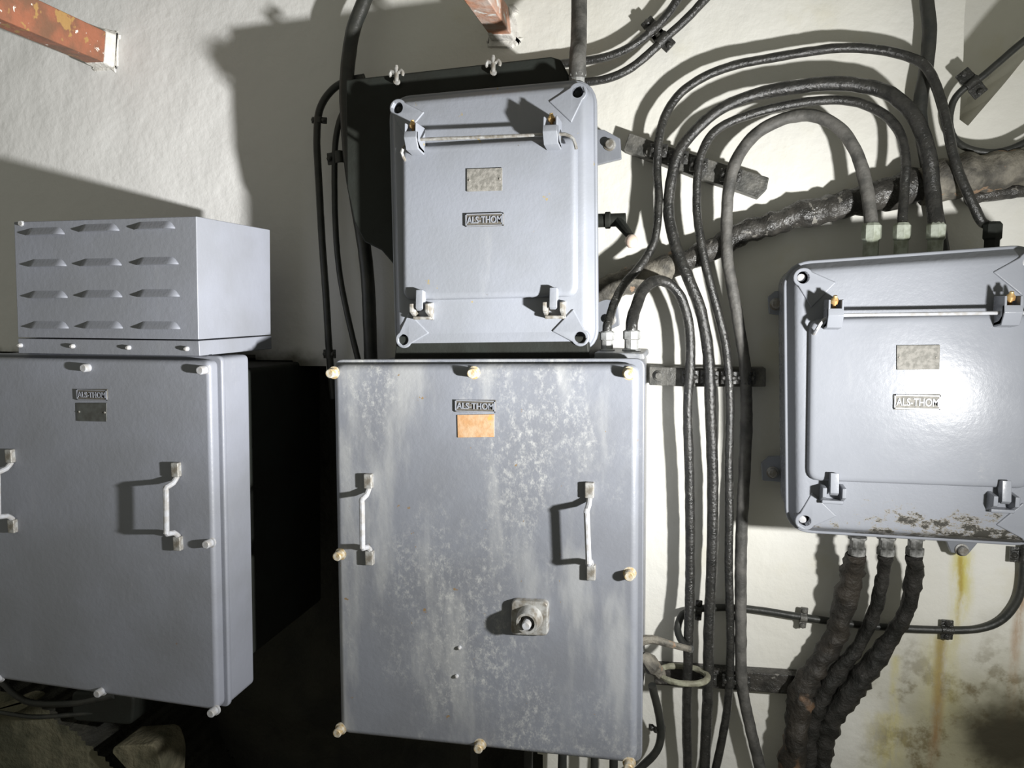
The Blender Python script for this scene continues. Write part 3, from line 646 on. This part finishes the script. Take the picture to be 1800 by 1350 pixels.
# crusted conduit running up to the right
cable([(1020,528,.035),(1085,502,.035),(1150,478,.035),(1200,462,.035)], [40,40,42,40], M_LICHEN, 'pale crusted end of the old conduit beside the upper box', 'conduit', jit=.2, js=50, n=16, cat='pipe')
cable([(1196,463,.035),(1250,440,.035),(1310,408,.035),(1400,380,.035),(1480,362,.035),(1560,340,.035),(1620,326,.035)], [36,36,34,36,40,48,50], M_TAR, 'black tar-crusted conduit climbing behind the arched cables', 'conduit', jit=.2, js=50, n=16, cat='pipe')
cable([(1615,328,.035),(1680,312,.035),(1740,302,.035),(1800,294,.035),(1880,286,.035),(1980,278,.035),(2300,258,.035)], [54,62,56,52,52,52,50], M_LICHEN, 'pale crusted conduit reaching the right edge above the right box', 'conduit', jit=.2, js=45, n=16, cat='pipe')
cable([(1700,352,.02),(1725,345,.02),(1760,340,.02),(1800,335,.02),(1880,328,.02),(1960,322,.02),(2300,300,.02)], 19, M_TAR, 'thin crusted pipe just below the pale conduit at the right edge', 'pipe', jit=.2, js=60, n=12, cat='pipe')

# ------------------------------------------------------------------ bars that carry the cables, and their clips
def bar(pts, h, m, label, bolts=()):
    r = MB().prism(quad(pts, h), .0, h).build('cable_bracket', m, None, bevel=.002); tag(r, label, 'bracket')
    for q in bolts: bolt(*q, h, r, .008, .009, M_BAR)
    return r
bar([(1106,233),(1160,252),(1230,275),(1300,296),(1352,312),(1348,332),(1333,347),(1300,335),(1230,313),(1160,286),(1096,263)], .038, M_BAR, 'tilted tarred bar carrying four cables right of the upper box', ((1142,268),))
bar([(1141,644),(1210,647),(1346,647),(1346,680),(1210,680),(1141,677)], .038, M_BAR, 'level tarred bar carrying four cables right of the middle cabinet', ((1158,660),))
bar([(1150,1172),(1250,1178),(1400,1188),(1446,1192),(1446,1226),(1400,1222),(1250,1210),(1150,1204)], .030, M_TAR, 'lowest tarred bar, near the bottom edge, carrying cables')
def saddle(px, py, ang, r, h, label, ear=.022, m=M_CABLE, L=.026, group=None):
    """strap over a cable with an ear on each side; ang = direction the cable runs, degrees from vertical"""
    a = math.radians(ang); t = Vector((math.sin(a), 0, math.cos(a))); s_ = Vector((math.cos(a), 0, -math.sin(a))); c_ = P(px, py, h); b = MB()
    prof = [(-ear, .0), (-r*1.15, .0)] + [(-math.cos(k*math.pi/8)*r*1.15, math.sin(k*math.pi/8)*r*1.15) for k in range(1,8)] + [(r*1.15, 0), (ear, 0)]
    th = .004
    ring = lambda d: [c_+t*d+s_*x+Vector((0,-y-th,0)) for x, y in prof] + [c_+t*d+s_*x+Vector((0,-y+.001,0)) for x, y in reversed(prof)]
    b.loft([ring(-L/2), ring(L/2)])
    o = b.build('cable_clip', m, None, bevel=.001, seg=1); tag(o, label, 'cable clip', group)
    for q in (-1, 1):
        MB().turn(c_+s_*(q*(ear-.006)), (0,-1,0), [(0,.006),(.007,.006),(.010,.003)], 8).build('screw', m, o)
    return o
names = ['thin outer', 'thick glossy', 'thin inner', 'dusty grey']
for k, (x, y, r) in enumerate(((1158,265,.0075),(1192,277,.010),(1228,290,.0075),(1285,308,.0105))):
    saddle(x, y, 5, r, .050, 'clip holding the %s cable to the tilted bar' % names[k], ear=r+.010)
for k, (x, y, r) in enumerate(((1213,662,.0085),(1247,663,.010),(1281,664,.0075),(1311,664,.0105))):
    saddle(x, y, 0, r, .048, 'clip holding the %s cable to the level bar' % ['hooped', 'thick glossy', 'thin inner', 'dusty grey'][k], ear=r+.008)
for k, (x, y, r) in enumerate(((1245,1192,.0095),(1283,1196,.008),(1303,1198,.0105))):
    saddle(x, y, 0, r, .044, 'clip holding the %s cable to the lowest bar' % ['thick glossy', 'thin inner', 'dusty grey'][k], ear=r+.008)
saddle(1148, 52, 52, .009, .030, 'clip on the upper of two cables near the top edge', ear=.024)
saddle(1165, 70, 45, .009, .030, 'clip on the lower of two cables near the top edge', ear=.024)
saddle(1707, 147, 50, .007, .035, 'clip on the looping cable at the right edge', ear=.028)
saddle(1228, 1072, 92, .007, .016, 'clip on the earth wire beside the running cables', ear=.022, L=.014)
saddle(1412, 1085, 95, .007, .014, 'clip on the earth wire beside the crusted cables', ear=.022, L=.014, m=M_BAR)
saddle(1664, 1106, 90, .007, .014, 'clip on the earth wire above the rust run', ear=.020, L=.022)
saddle(1799, 975, 0, .008, .018, 'clip on the earth wire where it turns up at the right edge', ear=.024, L=.03)
saddle(1155, 1279, 0, .007, .045, 'clip on the curled cable near the bottom edge', ear=.018, L=.014)
saddle(598, 277, -5, .009, .050, 'clip across the cables left of the upper box', ear=.030, m=M_CABLEB, L=.026)
saddle(562, 212, 5, .008, .045, 'clip on the outermost cable left of the upper box, near its top', ear=.018, m=M_CABLEB, L=.014)
saddle(580, 622, 0, .008, .045, 'clip on the outermost cable left of the upper box, near its foot', ear=.015, m=M_CABLEB, L=.02)

# ring bracket and rod on the side of the middle cabinet
rg = thing('ring_bracket', 'round metal ring holding the hooped cable beside the middle cabinet', 'bracket', P(1150,1190,.10))
cR = P(1201, 1188, .08); cR.y = -.075
MB().tube([cR+Vector((math.cos(a)*.050, math.sin(a)*.040, -.001*math.sin(a))) for a in [2*math.pi*k/20 for k in range(20)]], .0062, 10, closed=True, jit=.12, js=90).build('ring', M_RINGM, rg)
MB().tube([P(1128,1150,.10), P(1140,1166,.10), P(1158,1182,.09), P(1166,1192,.085)], [.010,.017,.015,.008], 10, jit=.3, js=60).build('neck', M_LICHEN, rg)
rdp = MB().tube([P(1120,1128,.14), P(1146,1124,.135), P(1180,1133,.13), P(1214,1141,.122)], [.011,.0095,.007,.0065], 10, jit=.1, js=80).build('earth_rod', M_LICHEN, None); tag(rdp, 'short pale rod sticking out of the side of the middle cabinet', 'rod')

# ------------------------------------------------------------------ rubble at the lower left
def stone(px4, h0, h1, m, label):
    r = MB().prism(rrect(quad(px4, h1), .02, 4), h0, h1).build('stone_block', m, None, bevel=.008, seg=3); tag(r, label, 'stone'); return r
stone([(196,1312),(272,1308),(284,1345),(280,1420),(200,1420)], -.05, .05, M_STONE, 'pale stone block at the bottom edge below the left cabinet')
stone([(124,1216),(235,1222),(232,1276),(126,1268)], -.06, .02, M_DARKP, 'dark block right under the left cabinet')
stone([(-60,1262),(40,1228),(58,1236),(30,1252),(-60,1290)], -.02, .03, M_STONE, 'sloping pale ledge at the lower left edge')
